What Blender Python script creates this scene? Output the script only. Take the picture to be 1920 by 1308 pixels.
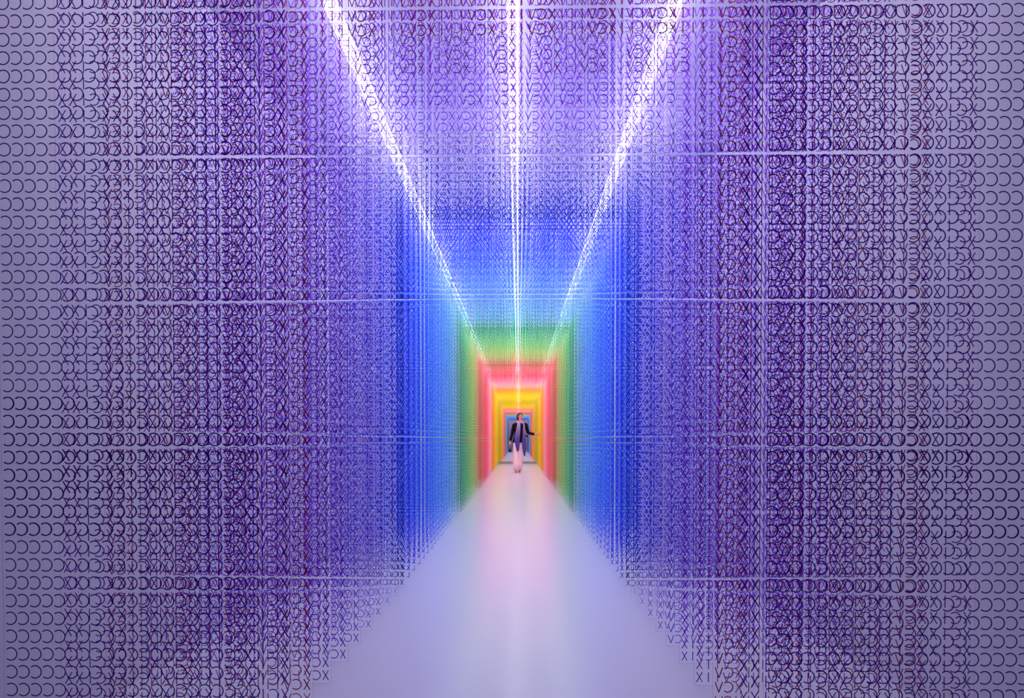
import bpy, bmesh, math, random
import numpy as np
from mathutils import Vector

for o in list(bpy.data.objects):
    bpy.data.objects.remove(o)
SC = bpy.context.scene
COL = SC.collection

# ------------------------------------------------------------------ scale
F = 1100.0                 # focal length in pixels of a 1920 wide frame
M = 0.000190               # metres per lateral unit
STEP = F * M               # distance between two neighbouring curtains (about 0.21 m)
N0 = 7.7                   # camera to first curtain, in steps
FLOOR = -4956 * M          # the camera sits at the origin
TOP = 11000 * M
CX = -126 * M              # centre of the installation
def dist(n): return (N0 + 100 - n + {100: .035, 99: .0}.get(n, 0)) * STEP      # distance of curtain n from the camera
END = (N0 + 100 + 0.6) * STEP                   # the mirror
BEHIND = -34 * STEP
WALL = 7700 * M

# ------------------------------------------------------------------ camera, light, exposure
cam_data = bpy.data.cameras.new('camera')
cam = bpy.data.objects.new('camera', cam_data)
COL.objects.link(cam)
cam_data.sensor_width = 36.0
cam_data.lens = F / 1920 * 36.0
cam_data.clip_start = 0.05
cam_data.clip_end = 200
YAW, PITCH = math.atan(1.3e-5 * F), math.atan(1.4e-5 * F)
cam.rotation_euler = (math.pi / 2 - PITCH, 0, YAW)
cam_data.shift_x = (960 - (972 - F * math.tan(YAW))) / 1920
cam_data.shift_y = ((823 + F * math.tan(PITCH)) - 654) / 1920
SC.camera = cam

world = bpy.data.worlds.new('world')
SC.world = world
world.use_nodes = True
world.node_tree.nodes['Background'].inputs[0].default_value = (0.75, 0.78, 1.0, 1)
world.node_tree.nodes['Background'].inputs[1].default_value = 0.3

LED_COLOUR = (0.83, 0.82, 1.0)
STRIP_X = (-4480 * M, -135 * M, 3730 * M)
STRIP_Y0, STRIP_Y1 = 7.9 * STEP, END - .12
LAMP = 10330 * M
STRIP_RADIANCE = 19.0
STRIP_SPREAD = math.radians(155)
DIFFUSER = 2.3               # how bright the strips' own faces look
FILL_RADIANCE = 0.85         # wide unseen fill added under the ceiling, over the whole installation
def area_light(name, x, y0, y1, z, width, radiance, spread=math.pi):
    a = bpy.data.lights.new(name, 'AREA')
    a.shape = 'RECTANGLE'
    a.size, a.size_y = width, y1 - y0
    a.energy = radiance * math.pi * a.size * a.size_y
    a.color = LED_COLOUR
    a.spread = spread
    o = bpy.data.objects.new(name, a)
    COL.objects.link(o)
    o.location = (x, (y0 + y1) / 2, z)
    return o
for x in STRIP_X:
    area_light('strip_light', x, STRIP_Y0, STRIP_Y1 - 5 * STEP, LAMP - .03, .05, STRIP_RADIANCE, STRIP_SPREAD)
    up = area_light('ceiling_glow_fill', x, STRIP_Y0, STRIP_Y1, LAMP + .03, .05, 1.4)  # unseen upward fill, added to brighten the ceiling around the strips
    up.rotation_euler = (math.pi, 0, 0)
area_light('rear_fill', CX, BEHIND + .2, -22 * STEP, TOP - .01, 2 * WALL - .02, 1.0)  # added fill that brightens the room behind the camera for the mirror
area_light('ceiling_fill', CX, 8 * STEP, END, TOP - .01, 2 * WALL - .02, FILL_RADIANCE)  # added soft fill, not a fixture of the room
SC.view_settings.view_transform = 'Standard'
SC.view_settings.look = 'None'
SC.view_settings.gamma = 1
SC.view_settings.use_curve_mapping = False
SC.view_settings.exposure = 0.08
SC.cycles.max_bounces = 14
SC.cycles.diffuse_bounces = 12

# ------------------------------------------------------------------ helpers
def lin(c):
    return tuple(((v / 255) / 12.92 if v / 255 <= 0.04045 else ((v / 255 + 0.055) / 1.055) ** 2.4) for v in c)

def mat(name, rgb, rough=0.6, spec=0.3, translucent=0.0, bump=None, metallic=0.0, emit=None):
    m = bpy.data.materials.new(name)
    m.use_nodes = True
    nt = m.node_tree
    b = nt.nodes['Principled BSDF']
    b.inputs['Base Color'].default_value = (*rgb, 1)
    b.inputs['Roughness'].default_value = rough
    b.inputs['Specular IOR Level'].default_value = spec
    b.inputs['Metallic'].default_value = metallic
    if emit:
        b.inputs['Emission Color'].default_value = (*emit[0], 1)
        b.inputs['Emission Strength'].default_value = emit[1]
    if bump:
        tc = nt.nodes.new('ShaderNodeTexCoord')
        nz = nt.nodes.new('ShaderNodeTexNoise')
        bp = nt.nodes.new('ShaderNodeBump')
        nz.inputs['Scale'].default_value = bump[0]
        bp.inputs['Strength'].default_value = bump[1]
        bp.inputs['Distance'].default_value = bump[2]
        nt.links.new(tc.outputs['Object'], nz.inputs['Vector'])
        nt.links.new(nz.outputs['Fac'], bp.inputs['Height'])
        nt.links.new(bp.outputs['Normal'], b.inputs['Normal'])
    if translucent:
        t = nt.nodes.new('ShaderNodeBsdfTranslucent')
        t.inputs['Color'].default_value = (*rgb, 1)
        mx = nt.nodes.new('ShaderNodeMixShader')
        mx.inputs[0].default_value = translucent
        nt.links.new(b.outputs[0], mx.inputs[1])
        nt.links.new(t.outputs[0], mx.inputs[2])
        nt.links.new(mx.outputs[0], nt.nodes['Material Output'].inputs[0])
    return m

def link(name, mesh, parent=None, m=None):
    o = bpy.data.objects.new(name, mesh)
    COL.objects.link(o)
    if m is not None:
        mesh.materials.clear()
        mesh.materials.append(m)
    if parent is not None:
        o.parent = parent
    return o

def box_bm(bm, x0, x1, y0, y1, z0, z1):
    r = bmesh.ops.create_cube(bm, size=1)
    for v in r['verts']:
        v.co = Vector((x0 + (v.co.x + .5) * (x1 - x0), y0 + (v.co.y + .5) * (y1 - y0), z0 + (v.co.z + .5) * (z1 - z0)))
    return r['verts']

def done(bm, name, smooth=False):
    bmesh.ops.recalc_face_normals(bm, faces=bm.faces)
    me = bpy.data.meshes.new(name)
    bm.to_mesh(me)
    bm.free()
    if smooth:
        me.polygons.foreach_set('use_smooth', [True] * len(me.polygons))
    return me

def box(name, x0, x1, y0, y1, z0, z1, m, parent=None):
    bm = bmesh.new()
    box_bm(bm, x0, x1, y0, y1, z0, z1)
    return link(name, done(bm, name), parent, m)

def structure(o, label=None):
    o['kind'] = 'structure'
    if label:
        o['label'] = label
    return o

def thing(o, label, cat, group=None):
    o['label'] = label
    o['category'] = cat
    if group:
        o['group'] = group
    return o

def empty(name, loc):
    o = bpy.data.objects.new(name, None)
    o.empty_display_size = 0.1
    COL.objects.link(o)
    o.location = loc
    return o

# ------------------------------------------------------------------ the room
m_wall = mat('white_wall_paint', (0.58, 0.55, 0.62), 0.7, 0.2, bump=(60, 0.06, 0.002))
m_floor = mat('polished_white_floor', (0.54, 0.52, 0.58), 0.24, 0.34, bump=(2.2, 0.03, 0.01))
m_ceil = mat('white_ceiling_paint', (0.9, 0.89, 0.93), 0.8, 0.1, bump=(80, 0.05, 0.002))
m_mirror = mat('mirror_silver', (0.86, 0.87, 0.88), 0.0, 0.5, metallic=1.0)
m_plinth = mat('grey_plinth_paint', lin((165, 163, 180)), 0.4, 0.4)

structure(box('floor', CX - WALL, CX + WALL, BEHIND, END + .1, FLOOR - .1, FLOOR, m_floor))
structure(box('ceiling', CX - WALL, CX + WALL, BEHIND, END + .1, TOP, TOP + .1, m_ceil))
structure(box('wall_left', CX - WALL - .1, CX - WALL, BEHIND, END + .1, FLOOR - .1, TOP + .1, m_wall))
structure(box('wall_right', CX + WALL, CX + WALL + .1, BEHIND, END + .1, FLOOR - .1, TOP + .1, m_wall))
structure(box('wall_back', CX - WALL, CX + WALL, END + .02, END + .12, FLOOR - .1, TOP + .1, m_wall))
structure(box('wall_front', CX - WALL, CX + WALL, BEHIND - .1, BEHIND, FLOOR - .1, TOP + .1, m_wall))
structure(box('baseboard_back', CX - WALL, CX + WALL, END - .02, END + .02, FLOOR, FLOOR + .085, m_plinth))
thing(box('wall_mirror', CX - WALL, CX + WALL, END, END + .02, FLOOR + .085, TOP, m_mirror),
      'wall-high mirror closing the far end of the tunnel behind the walking woman', 'mirror')

# ------------------------------------------------------------------ three lines of light along the ceiling
m_led = mat('strip_reflector', (0.9, 0.9, 0.92), 0.4, 0.4)
m_face = mat('lit_diffuser', (0.9, 0.9, 0.9), 0.5, 0.2, emit=(LED_COLOUR, DIFFUSER))
m_fade_louvre = mat('fade_louvre_white', (0.7, 0.7, 0.74), 0.5, 0.3)
def light_line(x, where, deep=.0062):
    y0, y1 = STRIP_Y0, STRIP_Y1
    t = empty('ceiling_light_strip', (x, y0, LAMP))
    for s in (-1, 1):
        box('glow_side', s * .028 - .0015, s * .028 + .0015, 0, y1 - y0, -.009, .018, m_face, t)  # sides given the diffuser's glow to suggest a halo, no dark outline
    box('diffuser', -.0265, .0265, .002, y1 - y0 - .002, .0, .004, m_face, t)
    bm = bmesh.new()
    k = int((y1 - y0 - .06) / .02)
    for i in range(k):
        box_bm(bm, -.0265, .0265, .03 + i * .02, .031 + i * .02, -deep, 0)
    lv = link('fade_louvre', done(bm, 'fade_louvre'), t, m_fade_louvre)  # made-up plates, added so the strips fade out with distance
    lv['kind'] = 'stuff'
    box('housing', -.0295, .0295, 0, y1 - y0, .004, .022, m_led, t)
    L = (y1 - y0) / 6
    for i in range(7):
        yy = min(max(i * L, .01), y1 - y0 - .01)
        box('hanger', -.002, .002, yy - .002, yy + .002, .02, TOP - LAMP, m_led, t)
    thing(t, where, 'light', 'light strips along the ceiling')
light_line(STRIP_X[0], 'bright white light strip on the ceiling, slanting in from the upper left')
light_line(STRIP_X[1], 'bright white light strip on the ceiling, running vertically down the middle', .0042)
light_line(STRIP_X[2], 'bright white light strip on the ceiling, slanting in from the upper right')

# ------------------------------------------------------------------ numerals
def roman(n):
    s = ''
    for v, r in ((100, 'C'), (90, 'XC'), (50, 'L'), (40, 'XL'), (10, 'X'), (9, 'IX'), (5, 'V'), (4, 'IV'), (1, 'I')):
        while n >= v:
            s += r
            n -= v
    return s

STROKE = 15.0
CAP = 194.0
def bar(x0, y0, x1, y1, w=STROKE):
    """a slanting or upright stroke cut off level at both ends"""
    dx, dy = x1 - x0, y1 - y0
    h = w / 2 * math.hypot(dx, dy) / abs(dy)
    return [(x0 - h, y0), (x0 + h, y0), (x1 + h, y1), (x1 - h, y1)]

def glyph(ch, seg, STROKE=15.0):
    """quads in lateral units, as seen from behind: reading right to left"""
    h = CAP / 2
    if ch == 'I':
        q = [bar(0, -h, 0, h, STROKE)]
    elif ch == 'X':
        a = 56
        q = [bar(-a, -h, a, h, STROKE), bar(a, -h, -a, h, STROKE)]
    elif ch == 'V':
        a = 68
        q = [bar(0, -h, -a, h, STROKE), bar(0, -h, a, h, STROKE)]
    elif ch == 'L':
        a = 44
        q = [bar(a, -h, a, h, STROKE), [(-a, -h), (a, -h), (a, -h + STROKE), (-a, -h + STROKE)]]
    else:
        r, cx, e = 92.5, -19, math.radians(131)
        q = []
        for i in range(seg):
            a0, a1 = -e + 2 * e * i / seg, -e + 2 * e * (i + 1) / seg
            ri, ro = r - STROKE / 2, r + STROKE / 2
            q.append([(cx + ri * math.cos(a0), ri * math.sin(a0)), (cx + ro * math.cos(a0), ro * math.sin(a0)),
                      (cx + ro * math.cos(a1), ro * math.sin(a1)), (cx + ri * math.cos(a1), ri * math.sin(a1))])
    return np.array(q, dtype=float) * M        # (quads, 4, 2)

def solid_glyph(ch, seg, m, stroke):
    """the same letter with the thickness of its card"""
    bm = bmesh.new()
    g = glyph(ch, seg, stroke)
    t = .0008
    if ch == 'C':
        rings = [g[0][0:2]] + [q[[3, 2]] for q in g]
        vs = []
        for p in rings:
            vs.append([bm.verts.new((p[0][0], -t, p[0][1])), bm.verts.new((p[1][0], -t, p[1][1])),
                       bm.verts.new((p[1][0], t, p[1][1])), bm.verts.new((p[0][0], t, p[0][1]))])
        for a, b in zip(vs, vs[1:]):
            for i in range(4):
                j = (i + 1) % 4
                bm.faces.new((a[i], a[j], b[j], b[i]))
        bm.faces.new(vs[0]); bm.faces.new(vs[-1])
    else:
        for q in g:
            f = [bm.verts.new((x, -t, z)) for x, z in q]
            k = [bm.verts.new((x, t, z)) for x, z in q]
            bm.faces.new(f); bm.faces.new(k)
            for i in range(4):
                j = (i + 1) % 4
                bm.faces.new((f[i], f[j], k[j], k[i]))
            t += .00015
    me = done(bm, 'letter')
    me.materials.append(m)
    return me

def flat_letters(cells, seg, stroke):
    """cells: {char: array of (x, z) centres in metres} -> one mesh of flat cut letters"""
    V, n = [], 0
    for ch, c in cells.items():
        if len(c) == 0:
            continue
        g = glyph(ch, seg, stroke)
        c = np.asarray(c)
        p = g[None, :, :, :] + c[:, None, None, :]
        p = p.reshape(-1, 2)
        y = np.zeros((len(c), g.shape[0], 4))
        y += (np.arange(g.shape[0]) % 2 * (.0002 if ch == 'X' else 0))[None, :, None]
        V.append(np.column_stack([p[:, 0], y.reshape(-1), p[:, 1]]))
    v = np.concatenate(V)
    nq = len(v) // 4
    me = bpy.data.meshes.new('letter_field')
    me.vertices.add(len(v)); me.vertices.foreach_set('co', v.astype(np.float32).ravel())
    me.loops.add(nq * 4); me.loops.foreach_set('vertex_index', np.arange(nq * 4, dtype=np.int32))
    me.polygons.add(nq)
    me.polygons.foreach_set('loop_start', np.arange(0, nq * 4, 4, dtype=np.int32))
    me.update(calc_edges=True)
    return me

# the grid every curtain shares (lateral units)
PX, PZ = 180.4, 264.0
HALF_T, HALF_O = 3648.0, 7500.0            # half width of the tunnel, of the whole curtain
ROW0 = -4770.0
ROWS, HEAD0 = 57, 46                        # rows in all, the row where the lintel starts
MARG = (HALF_O - HALF_T - 21 * PX) / 2
colx = [-HALF_O + MARG + PX * (c + .5) for c in range(21)] + \
       [PX * (c - 19) for c in range(39)] + \
       [HALF_T + MARG + PX * (c + .5) for c in range(21)]
HEAD_Z = 7209.0                             # bottom edge of the lintel sheet
FOOT_Z = -4935.0
rowz = [ROW0 + PZ * r for r in range(ROWS)]

# colour of each curtain, from the first (100) to the last (1)
STOPS = [(100, (30, 6, 118)), (99, (92, 8, 150)), (98, (160, 0, 84)), (97, (142, 8, 176)), (96, (122, 18, 214)),
         (95, (140, 50, 232)), (94, (168, 110, 234)), (93, (196, 166, 244)), (92, (216, 200, 250)), (91, (224, 214, 250)),
         (90, (26, 24, 90)), (89, (26, 28, 160)), (88, (46, 44, 220)), (86, (58, 72, 240)), (82, (72, 122, 252)),
         (78, (94, 160, 255)), (75, (144, 198, 255)), (73, (198, 228, 252)), (72, (26, 112, 118)), (70, (44, 160, 140)),
         (66, (70, 200, 140)), (62, (136, 228, 120)), (58, (200, 240, 125)), (56, (205, 222, 155)), (55, (150, 116, 84)),
         (51, (196, 140, 100)), (47, (220, 150, 118)), (46, (255, 62, 88)), (42, (255, 80, 112)), (38, (255, 130, 165)),
         (35, (255, 190, 205)), (31, (255, 214, 214)), (28, (255, 150, 84)), (23, (255, 172, 30)), (19, (255, 214, 34)),
         (15, (250, 228, 30)), (8, (246, 226, 26)), (1, (242, 222, 26))]
def shade(n):
    for (a, ca), (b, cb) in zip(STOPS, STOPS[1:]):
        if b <= n <= a:
            t = (a - n) / (a - b)
            return tuple(x + (y - x) * t for x, y in zip(ca, cb))
HUES = [(100, 'navy blue'), (99, 'deep purple'), (98, 'dark crimson'), (97, 'plum purple'), (96, 'violet'), (95, 'blue violet'),
        (94, 'medium lilac'), (93, 'soft lavender'), (92, 'pale lavender'), (91, 'faint lavender'), (90, 'blackish navy'), (89, 'ink blue'),
        (88, 'ultramarine blue'), (84, 'strong blue'), (78, 'bright sky blue'), (74, 'pale powder blue'), (72, 'dark teal'),
        (68, 'emerald green'), (63, 'grass green'), (60, 'lime green'), (56, 'greyish olive'), (55, 'taupe brown'), (51, 'tan brown'),
        (46, 'cherry red'), (41, 'hot pink'), (35, 'light pink'), (31, 'blush pink'), (28, 'salmon orange'), (24, 'bright orange'),
        (19, 'amber yellow'), (15, 'golden yellow')]
def hue(n):
    for v, h in reversed(HUES):
        if n <= v:
            return h
ORD = ['nearest the camera', 'second from the camera', 'third from the camera', 'fourth from the camera', 'fifth from the camera',
       'sixth from the camera', 'seventh from the camera', 'eighth from the camera', 'ninth from the camera', 'tenth from the camera']
def nth(k):
    return f"{k}{'th' if 10 <= k % 100 <= 20 else {1: 'st', 2: 'nd', 3: 'rd'}.get(k % 10, 'th')}"

m_edge = mat('sheet_edge', lin((165, 158, 190)), 0.4, 0.4)

# which letters of a near curtain are least hidden by the curtains in front
def hidden_by(n, x, z):
    d = N0 + 100 - n
    u, v = (x - 126) / d, z / d
    ui, vi = 972 + u + 1.56e-5 * u * u, 823 - v + 1.4e-5 * v * v * -1
    if not (4 < ui < 1916 and 4 < vi < 1304):
        return 999
    k = 0
    for m in range(n + 1, 101):
        dm = N0 + 100 - m
        X, Z = u * dm + 126, v * dm
        if abs(X) < HALF_O and (abs(X) > HALF_T or Z > HEAD_Z) and Z > FOOT_Z:
            k += 1
    return k

def sheet_edges(t, d_front):
    w = .00028
    for name, x0, x1, z0 in (('sheet_edge', -HALF_O, -HALF_T - 6, FOOT_Z), ('sheet_edge', -HALF_T + 6, HALF_T - 6, HEAD_Z),
                             ('sheet_edge', HALF_T + 6, HALF_O, FOOT_Z)):
        x0, x1, z0, z1 = x0 * M, x1 * M, z0 * M, 10180 * M
        bm = bmesh.new()
        box_bm(bm, x0, x0 + 2 * w, -w, w, z0, z1)
        box_bm(bm, x1 - 2 * w, x1, -w, w, z0, z1)
        box_bm(bm, x0, x1, -w, w, z0, z0 + 2 * w)
        link(name, done(bm, name), t, m_edge)

edge_mesh = None
thread_mesh = None
random.seed(4)
m_thread = mat('hanging_thread', lin((150, 145, 175)), 0.5, 0.3)
for n in range(100, 0, -1):
    word = roman(n)[::-1]
    L = len(word)
    m = mat('card_' + hue(n).replace(' ', '_'), lin(shade(n)), 0.6, 0.25, translucent=0.3)
    jx, jz = {100: (22, 14), 99: (40, 18)}.get(n, (random.uniform(-10, 10), random.uniform(-9, 12)))
    t = empty('numeral_curtain', (CX + jx * M, dist(n) + random.uniform(-.003, .003), jz * M))
    t.rotation_euler = (0, 0, random.uniform(-.0022, .0022))
    k = 101 - n
    if k <= 10:
        place = ORD[k - 1]
    else:
        place = f'{nth(k)} from the camera'
    thing(t, f'{hue(n)} hanging curtain of mirror-reversed {roman(n)} numerals, {place}', 'curtain',
          'hundred hanging curtains of roman numerals')
    cells = []
    stroke = 17.0 if n >= 98 else 17.0 if n >= 94 else 22.0 if n >= 91 else 20.0 if n >= 76 else 23.0
    for c in range(81):
        ch = word[(c + (L - 21)) % L]
        lo = HEAD0 if 21 <= c < 60 else 0
        for r in range(lo, ROWS):
            cells.append((ch, colx[c], rowz[r]))
    single = set()
    if n >= 90:
        order = sorted(range(len(cells)), key=lambda i: (hidden_by(n, cells[i][1], cells[i][2]), abs(cells[i][2] + 500)))
        single = set(order[:300])
        meshes = {ch: solid_glyph(ch, 14, m, stroke) for ch in set(word)}
        for i in sorted(single):
            ch, x, z = cells[i]
            o = bpy.data.objects.new('letter', meshes[ch])
            COL.objects.link(o)
            o.parent = t
            o.location = (x * M, 0, z * M)
    bulk = {}
    for i, (ch, x, z) in enumerate(cells):
        if i not in single:
            bulk.setdefault(ch, []).append((x * M, z * M))
    seg = 14 if n >= 88 else 9 if n >= 60 else 6
    me = flat_letters(bulk, seg, stroke)
    o = link('letter_field', me, t, m)
    o['kind'] = 'stuff'
    if thread_mesh is None:
        bm = bmesh.new()
        for x in (-HALF_O + 20, -(HALF_O + HALF_T) / 2, -HALF_T - 30, -HALF_T + 30, 0, HALF_T - 30, HALF_T + 30, (HALF_O + HALF_T) / 2, HALF_O - 20):
            box_bm(bm, x * M - .0004, x * M + .0004, -.0004, .0004, 10175 * M, TOP)
        thread_mesh = done(bm, 'hanging_threads')
        thread_mesh.materials.append(m_thread)
    link('hanging_threads', thread_mesh, t)['kind'] = 'stuff'
    if edge_mesh is None:
        sheet_edges(t, True)
        edge_mesh = [c.data for c in t.children if c.name.startswith('sheet_edge')]
    else:
        for e in edge_mesh:
            link('sheet_edge', e, t)

# ------------------------------------------------------------------ the woman walking in the tunnel
m_skin = mat('skin', lin((214, 160, 138)), 0.5, 0.3)
m_black = mat('black_knit', lin((20, 18, 30)), 0.8, 0.2, bump=(300, .2, .001))
m_trouser = mat('pale_pink_cotton', lin((250, 238, 240)), 0.8, 0.2, bump=(25, .25, .01))
m_hair = mat('dark_brown_hair', lin((52, 30, 28)), 0.5, 0.4, bump=(120, .4, .003))
m_scarf = mat('blue_violet_gauze', lin((112, 108, 178)), 0.8, 0.1, bump=(40, .3, .006))
m_shoe = mat('beige_leather', lin((176, 142, 126)), 0.5, 0.3)
m_bag = mat('black_leather', lin((24, 20, 26)), 0.4, 0.4)
m_lip = mat('lip', lin((170, 70, 78)), 0.4, 0.4)
m_eye = mat('dark_iris', lin((40, 26, 24)), 0.2, 0.5)
m_white = mat('eye_white', lin((235, 230, 228)), 0.3, 0.5)

def loft(bm, rings, seg=16, cap=True, wave=0.0, lobes=0):
    """rings: (centre, half x, half y, axis or None)"""
    prev = None
    pts = [Vector(r[0]) for r in rings]
    for i, (c, rx, ry) in enumerate([r[:3] for r in rings]):
        a = pts[min(i + 1, len(pts) - 1)] - pts[max(i - 1, 0)]
        a.normalize()
        ref = Vector((0, 1, 0)) if abs(a.y) < .9 else Vector((1, 0, 0))
        ux = ref.cross(a).normalized()
        uy = a.cross(ux).normalized()
        ring = []
        for k in range(seg):
            th = 2 * math.pi * k / seg
            w = 1 + wave * (i / (len(rings) - 1)) * math.cos(lobes * th)
            ring.append(bm.verts.new(Vector(c) + ux * rx * w * math.cos(th) + uy * ry * w * math.sin(th)))
        if prev:
            for k in range(seg):
                bm.faces.new((prev[k], prev[(k + 1) % seg], ring[(k + 1) % seg], ring[k]))
        elif cap:
            bm.faces.new(ring)
        prev = ring
    if cap:
        bm.faces.new(prev)

def skinned(chains, radii, sub=2):
    """joints connected by edges, grown into one surface"""
    me = bpy.data.meshes.new('skeleton')
    names = list(radii)
    idx = {k: i for i, k in enumerate(names)}
    edges = [(idx[a], idx[b]) for ch in chains for a, b in zip(ch, ch[1:])]
    me.from_pydata([radii[k][0] for k in names], edges, [])
    o = bpy.data.objects.new('skeleton', me)
    COL.objects.link(o)
    sk = o.modifiers.new('skin', 'SKIN')
    sk.use_smooth_shade = True
    for i, k in enumerate(names):
        r = radii[k][1]
        v = me.skin_vertices[0].data[i]
        v.radius = r if isinstance(r, tuple) else (r, r)
        v.use_root = (i == 0)
    s = o.modifiers.new('sub', 'SUBSURF')
    s.levels = s.render_levels = sub
    dg = bpy.context.evaluated_depsgraph_get()
    out = bpy.data.meshes.new_from_object(o.evaluated_get(dg))
    bpy.data.objects.remove(o)
    return out

WD = 80 * STEP
woman = empty('person', (3 * M, WD, FLOOR))
thing(woman, 'woman in black top, pale wide trousers and long blue scarf walking towards the camera', 'person')
R = {'pelvis': ((0, 0, .93), (.13, .095)), 'waist': ((0, 0, 1.08), (.105, .08)), 'chest': ((.0, .0, 1.27), (.13, .09)),
     'collar': ((0, .01, 1.36), (.07, .055)), 'neck': ((.0, .0, 1.46), .045), 'jaw': ((.008, -.012, 1.535), (.056, .064)),
     'skull': ((.008, .0, 1.61), (.068, .082)), 'crown': ((.008, .01, 1.665), (.042, .05)),
     'sr': ((-.15, .01, 1.345), .042), 'er': ((-.20, .03, 1.10), .036), 'wr': ((-.235, -.03, .885), .026), 'hr': ((-.242, -.05, .785), (.024, .038)),
     'sl': ((.15, .01, 1.345), .042), 'el': ((.255, .04, 1.12), .036), 'wl': ((.45, -.06, 1.08), .025), 'hl': ((.53, -.09, 1.085), (.016, .034)),
     'tr': ((-.085, 0, .86), .082), 'kr': ((-.08, -.06, .49), .052), 'ar': ((-.07, -.02, .09), .034), 'fr': ((-.07, -.16, .035), (.036, .024)),
     'tl': ((.075, 0, .86), .082), 'kl': ((.06, -.0, .49), .052), 'al': ((.03, .12, .09), .034), 'fl': ((.032, -.02, .035), (.036, .024))}
body = skinned([('pelvis', 'waist', 'chest', 'collar', 'neck', 'jaw', 'skull', 'crown'), ('collar', 'sr', 'er', 'wr', 'hr'),
                ('collar', 'sl', 'el', 'wl', 'hl'), ('pelvis', 'tr', 'kr', 'ar', 'fr'), ('pelvis', 'tl', 'kl', 'al', 'fl')], R)
bm = bmesh.new()
bm.from_mesh(body)
def finger(base, d1, d2, ln, r):
    b = Vector(base); d1 = Vector(d1).normalized(); d2 = Vector(d2).normalized()
    p = [b, b + d1 * ln * .45, b + d1 * ln * .45 + (d1 + d2).normalized() * ln * .3, b + d1 * ln * .45 + (d1 + d2).normalized() * ln * .3 + d2 * ln * .25]
    loft(bm, [(p[0], r, r), (p[1], r * .95, r * .95), (p[2], r * .85, r * .85), (p[3], r * .5, r * .5)], seg=8)
for i, (dy, ln) in enumerate(((-.03, .072), (-.010, .08), (.010, .074), (.03, .058))):       # hanging right hand
    finger((-.243, -.052 + dy, .80), (-.02, dy * 1.5, -1), (.35, -.1, -1), ln, .0085)
finger((-.232, -.075, .83), (.3, -.6, -.8), (.3, -.1, -1), .06, .0095)
for i, (dz, ln) in enumerate(((.028, .072), (.010, .08), (-.010, .074), (-.027, .058))):     # outstretched left hand
    finger((.545, -.095, 1.085 + dz), (1, -.3, dz * 4), (1, -.2, .25 + dz * 4), ln, .0085)
finger((.50, -.085, 1.105), (.5, -.25, .9), (.9, -.2, .5), .06, .0095)
# nose and ears as part of the head surface
loft(bm, [((.018, -.058, 1.60), .008, .006), ((.021, -.072, 1.582), .010, .009), ((.022, -.076, 1.572), .012, .010), ((.021, -.064, 1.565), .008, .006)], seg=8)
for s in (-1, 1):
    loft(bm, [((.008 + s * .064, .006, 1.565), .006, .012), ((.008 + s * .072, .008, 1.59), .009, .018), ((.008 + s * .066, .008, 1.615), .006, .012)], seg=8)
link('body', done(bm, 'body', True), woman, m_skin)
HD = Vector((.008, 0, 1.6))
def ball(name, c, r, m, parent):
    b = bmesh.new()
    bmesh.ops.create_uvsphere(b, u_segments=12, v_segments=8, radius=1)
    for v in b.verts:
        v.co = Vector(c) + Vector((v.co.x * r[0], v.co.y * r[1], v.co.z * r[2]))
    return link(name, done(b, name, True), parent, m)
for s, x in ((-1, -.012), (1, .043)):
    e = ball('eye', (x, -.064, 1.604), (.013, .009, .008), m_white, woman)
    ball('iris', (x + .003, -.071, 1.605), (.006, .004, .006), m_eye, e)
    ball('eyebrow', (x, -.067, 1.625), (.018, .006, .004), m_hair, woman)
ball('mouth', (.019, -.073, 1.532), (.023, .008, .008), m_lip, woman)
# hair drawn back from the face
b = bmesh.new()
bmesh.ops.create_uvsphere(b, u_segments=64, v_segments=48, radius=1)
for v in b.verts:
    v.co = Vector((.006 + v.co.x * .078, .014 + v.co.y * .088, 1.618 + v.co.z * .084))
dl = [v for v in b.verts if v.co.y < -.06 + (1.67 - v.co.z) * .6]
bmesh.ops.delete(b, geom=dl, context='VERTS')
loft(b, [((-.03, .10, 1.66), .02, .02), ((-.035, .125, 1.60), .04, .035), ((-.03, .12, 1.52), .035, .03), ((-.03, .10, 1.44), .015, .012)], seg=12)
link('hair', done(b, 'hair', True), woman, m_hair)
# trousers
b = bmesh.new()
loft(b, [((0, 0, .99), .125, .10), ((0, 0, .93), .145, .12), ((0, 0, .86), .15, .122), ((0, 0, .80), .146, .118)], seg=28)
loft(b, [((-.072, 0, .88), .080, .10), ((-.07, -.03, .7), .084, .095), ((-.066, -.055, .49), .084, .09), ((-.062, -.04, .25), .088, .095), ((-.06, -.03, .055), .094, .108)], seg=28, wave=.06, lobes=7)
loft(b, [((.072, 0, .88), .080, .10), ((.064, 0, .7), .082, .095), ((.056, .01, .49), .076, .09), ((.042, .05, .25), .076, .095), ((.03, .09, .065), .08, .105)], seg=28, wave=.06, lobes=6)
link('trousers', done(b, 'trousers', True), woman, m_trouser)
# black top with sleeves
b = bmesh.new()
loft(b, [((0, 0, .845), .172, .128), ((0, 0, .93), .165, .122), ((0, 0, 1.08), .142, .105), ((0, 0, 1.2), .152, .115), ((0, .0, 1.3), .165, .115),
         ((0, .01, 1.37), .16, .09), ((0, .01, 1.40), .125, .075), ((0, .008, 1.43), .062, .058)], seg=28)
loft(b, [((-.11, .01, 1.375), .05, .055), ((-.17, .012, 1.345), .058, .06), ((-.19, .02, 1.22), .05, .052), ((-.202, .03, 1.10), .046, .048),
         ((-.22, 0, .99), .038, .04), ((-.235, -.028, .895), .034, .036)], seg=16)
loft(b, [((.11, .01, 1.375), .05, .055), ((.165, .012, 1.345), .058, .06), ((.21, .03, 1.23), .05, .052), ((.25, .04, 1.13), .046, .046),
         ((.33, .005, 1.10), .040, .040), ((.44, -.056, 1.082), .033, .033)], seg=16)
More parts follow.
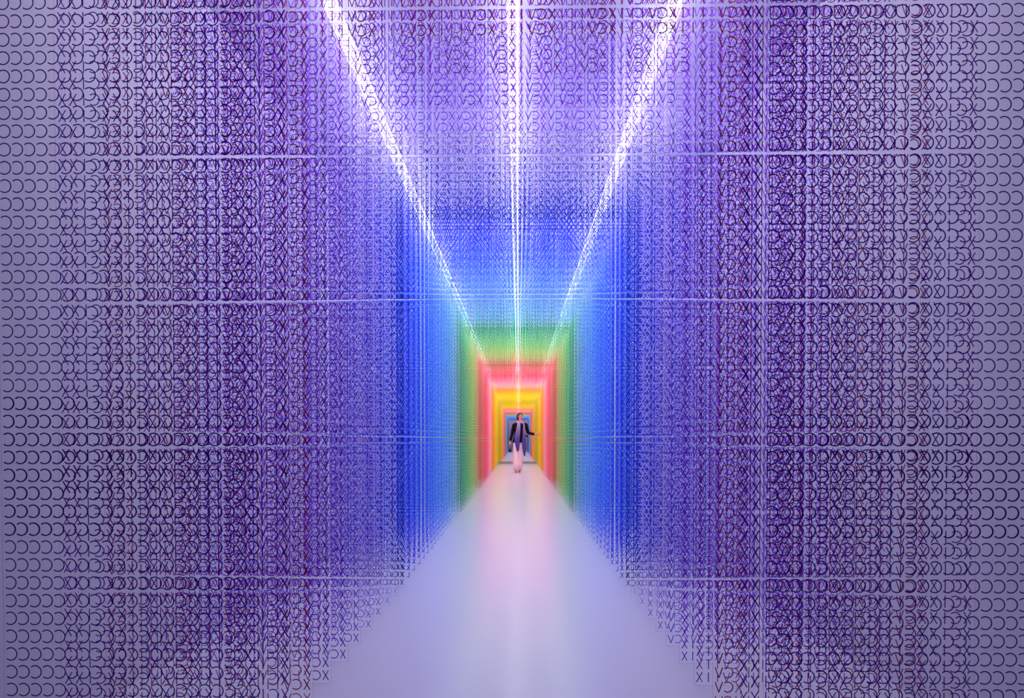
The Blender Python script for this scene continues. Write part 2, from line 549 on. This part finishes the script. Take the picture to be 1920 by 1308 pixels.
link('top', done(b, 'top', True), woman, m_black)
# scarf: neck loop and two hanging ends
b = bmesh.new()
ring = [(.085 * math.cos(a), .006 + .075 * math.sin(a), 1.425 + .022 * math.sin(a)) for a in [math.pi * 2 * i / 18 - math.pi / 2 for i in range(19)]]
loft(b, [(p, .02, .026) for p in ring], seg=10)
def drape(rows, folds):
    g = []
    for i, (z, xa, xb, y) in enumerate(rows):
        line = []
        for k in range(13):
            t = k / 12
            line.append((xa + (xb - xa) * t, y - .012 * math.sin(t * folds * math.pi * 2 + i * .3), z))
        g.append(line)
    front = [[b.verts.new(p) for p in l] for l in g]
    back = [[b.verts.new((p[0], p[1] + .008, p[2])) for p in l] for l in g]
    for i in range(len(g) - 1):
        for k in range(12):
            b.faces.new((front[i][k], front[i][k + 1], front[i + 1][k + 1], front[i + 1][k]))
            b.faces.new((back[i][k], back[i + 1][k], back[i + 1][k + 1], back[i][k + 1]))
        b.faces.new((front[i][0], front[i + 1][0], back[i + 1][0], back[i][0]))
        b.faces.new((front[i][12], back[i][12], back[i + 1][12], front[i + 1][12]))
    for k in range(12):
        b.faces.new((front[0][k], back[0][k], back[0][k + 1], front[0][k + 1]))
        b.faces.new((front[-1][k], front[-1][k + 1], back[-1][k + 1], back[-1][k]))
drape([(1.43, -.075, -.02, -.065), (1.36, -.085, .005, -.12), (1.2, -.10, .02, -.145), (1.05, -.125, .025, -.145), (.9, -.12, .03, -.155),
       (.78, -.09, .03, -.165), (.68, -.06, .02, -.17), (.60, -.03, .0, -.17)], 2.5)
drape([(1.43, .04, .085, -.065), (1.36, .085, .13, -.11), (1.2, .09, .16, -.14), (1.05, .10, .18, -.14), (.9, .10, .20, -.15),
       (.75, .10, .205, -.155), (.6, .125, .20, -.16), (.46, .16, .19, -.16)], 2)
link('scarf', done(b, 'scarf', True), woman, m_scarf)
for x, y in ((-.07, -.11), (.032, .03)):
    b = bmesh.new()
    loft(b, [((x, y + .13, .035), .028, .034), ((x, y + .06, .04), .036, .038), ((x, y, .032), .042, .03), ((x, y - .06, .024), .044, .022), ((x, y - .105, .02), .026, .014)], seg=14)
    for v in b.verts:
        v.co.z = max(v.co.z, .002)
    link('shoe', done(b, 'shoe', True), woman, m_shoe)
# small dark pouch hanging from her right hand
b = bmesh.new()
loft(b, [((0, 0, .095), .022, .012), ((0, 0, .075), .034, .017), ((0, 0, .03), .04, .02), ((0, 0, .0), .036, .017)], seg=14)
loft(b, [((-.018, 0, .09), .004, .004), ((-.014, 0, .13), .004, .004), ((0, 0, .148), .004, .004), ((.014, 0, .13), .004, .004), ((.018, 0, .09), .004, .004)], seg=6)
pouch = link('pouch', done(b, 'pouch', True), None, m_bag)
pouch.location = (3 * M - .236, WD - .075, FLOOR + .572)
thing(pouch, "small black pouch hanging from the walking woman's right hand", 'bag')

# she leans slightly towards her outstretched arm
for c in woman.children_recursive:
    for v in c.data.vertices:
        if v.co.z > 1.47 and abs(v.co.x) < .2:
            a = .32 * min(1, (v.co.z - 1.47) / .06)      # the head is turned towards the wall on her left
            x, y = v.co.x - .008, v.co.y
            v.co.x, v.co.y = .008 + x * math.cos(a) - y * math.sin(a), x * math.sin(a) + y * math.cos(a)
        v.co.x += .05 * min(1, max(0, (v.co.z - .85) / .5))
# the scarf is dyed from pale lavender at the neck to deep blue violet at the ends
nt = m_scarf.node_tree
tc = nt.nodes.new('ShaderNodeTexCoord')
sx = nt.nodes.new('ShaderNodeSeparateXYZ')
rp = nt.nodes.new('ShaderNodeValToRGB')
rp.color_ramp.elements[0].position = .45
rp.color_ramp.elements[0].color = (*lin((84, 84, 168)), 1)
rp.color_ramp.elements[1].position = .9
rp.color_ramp.elements[1].color = (*lin((168, 158, 196)), 1)
nt.links.new(tc.outputs['Generated'], sx.inputs[0])
nt.links.new(sx.outputs['Z'], rp.inputs[0])
nt.links.new(rp.outputs[0], nt.nodes['Principled BSDF'].inputs['Base Color'])
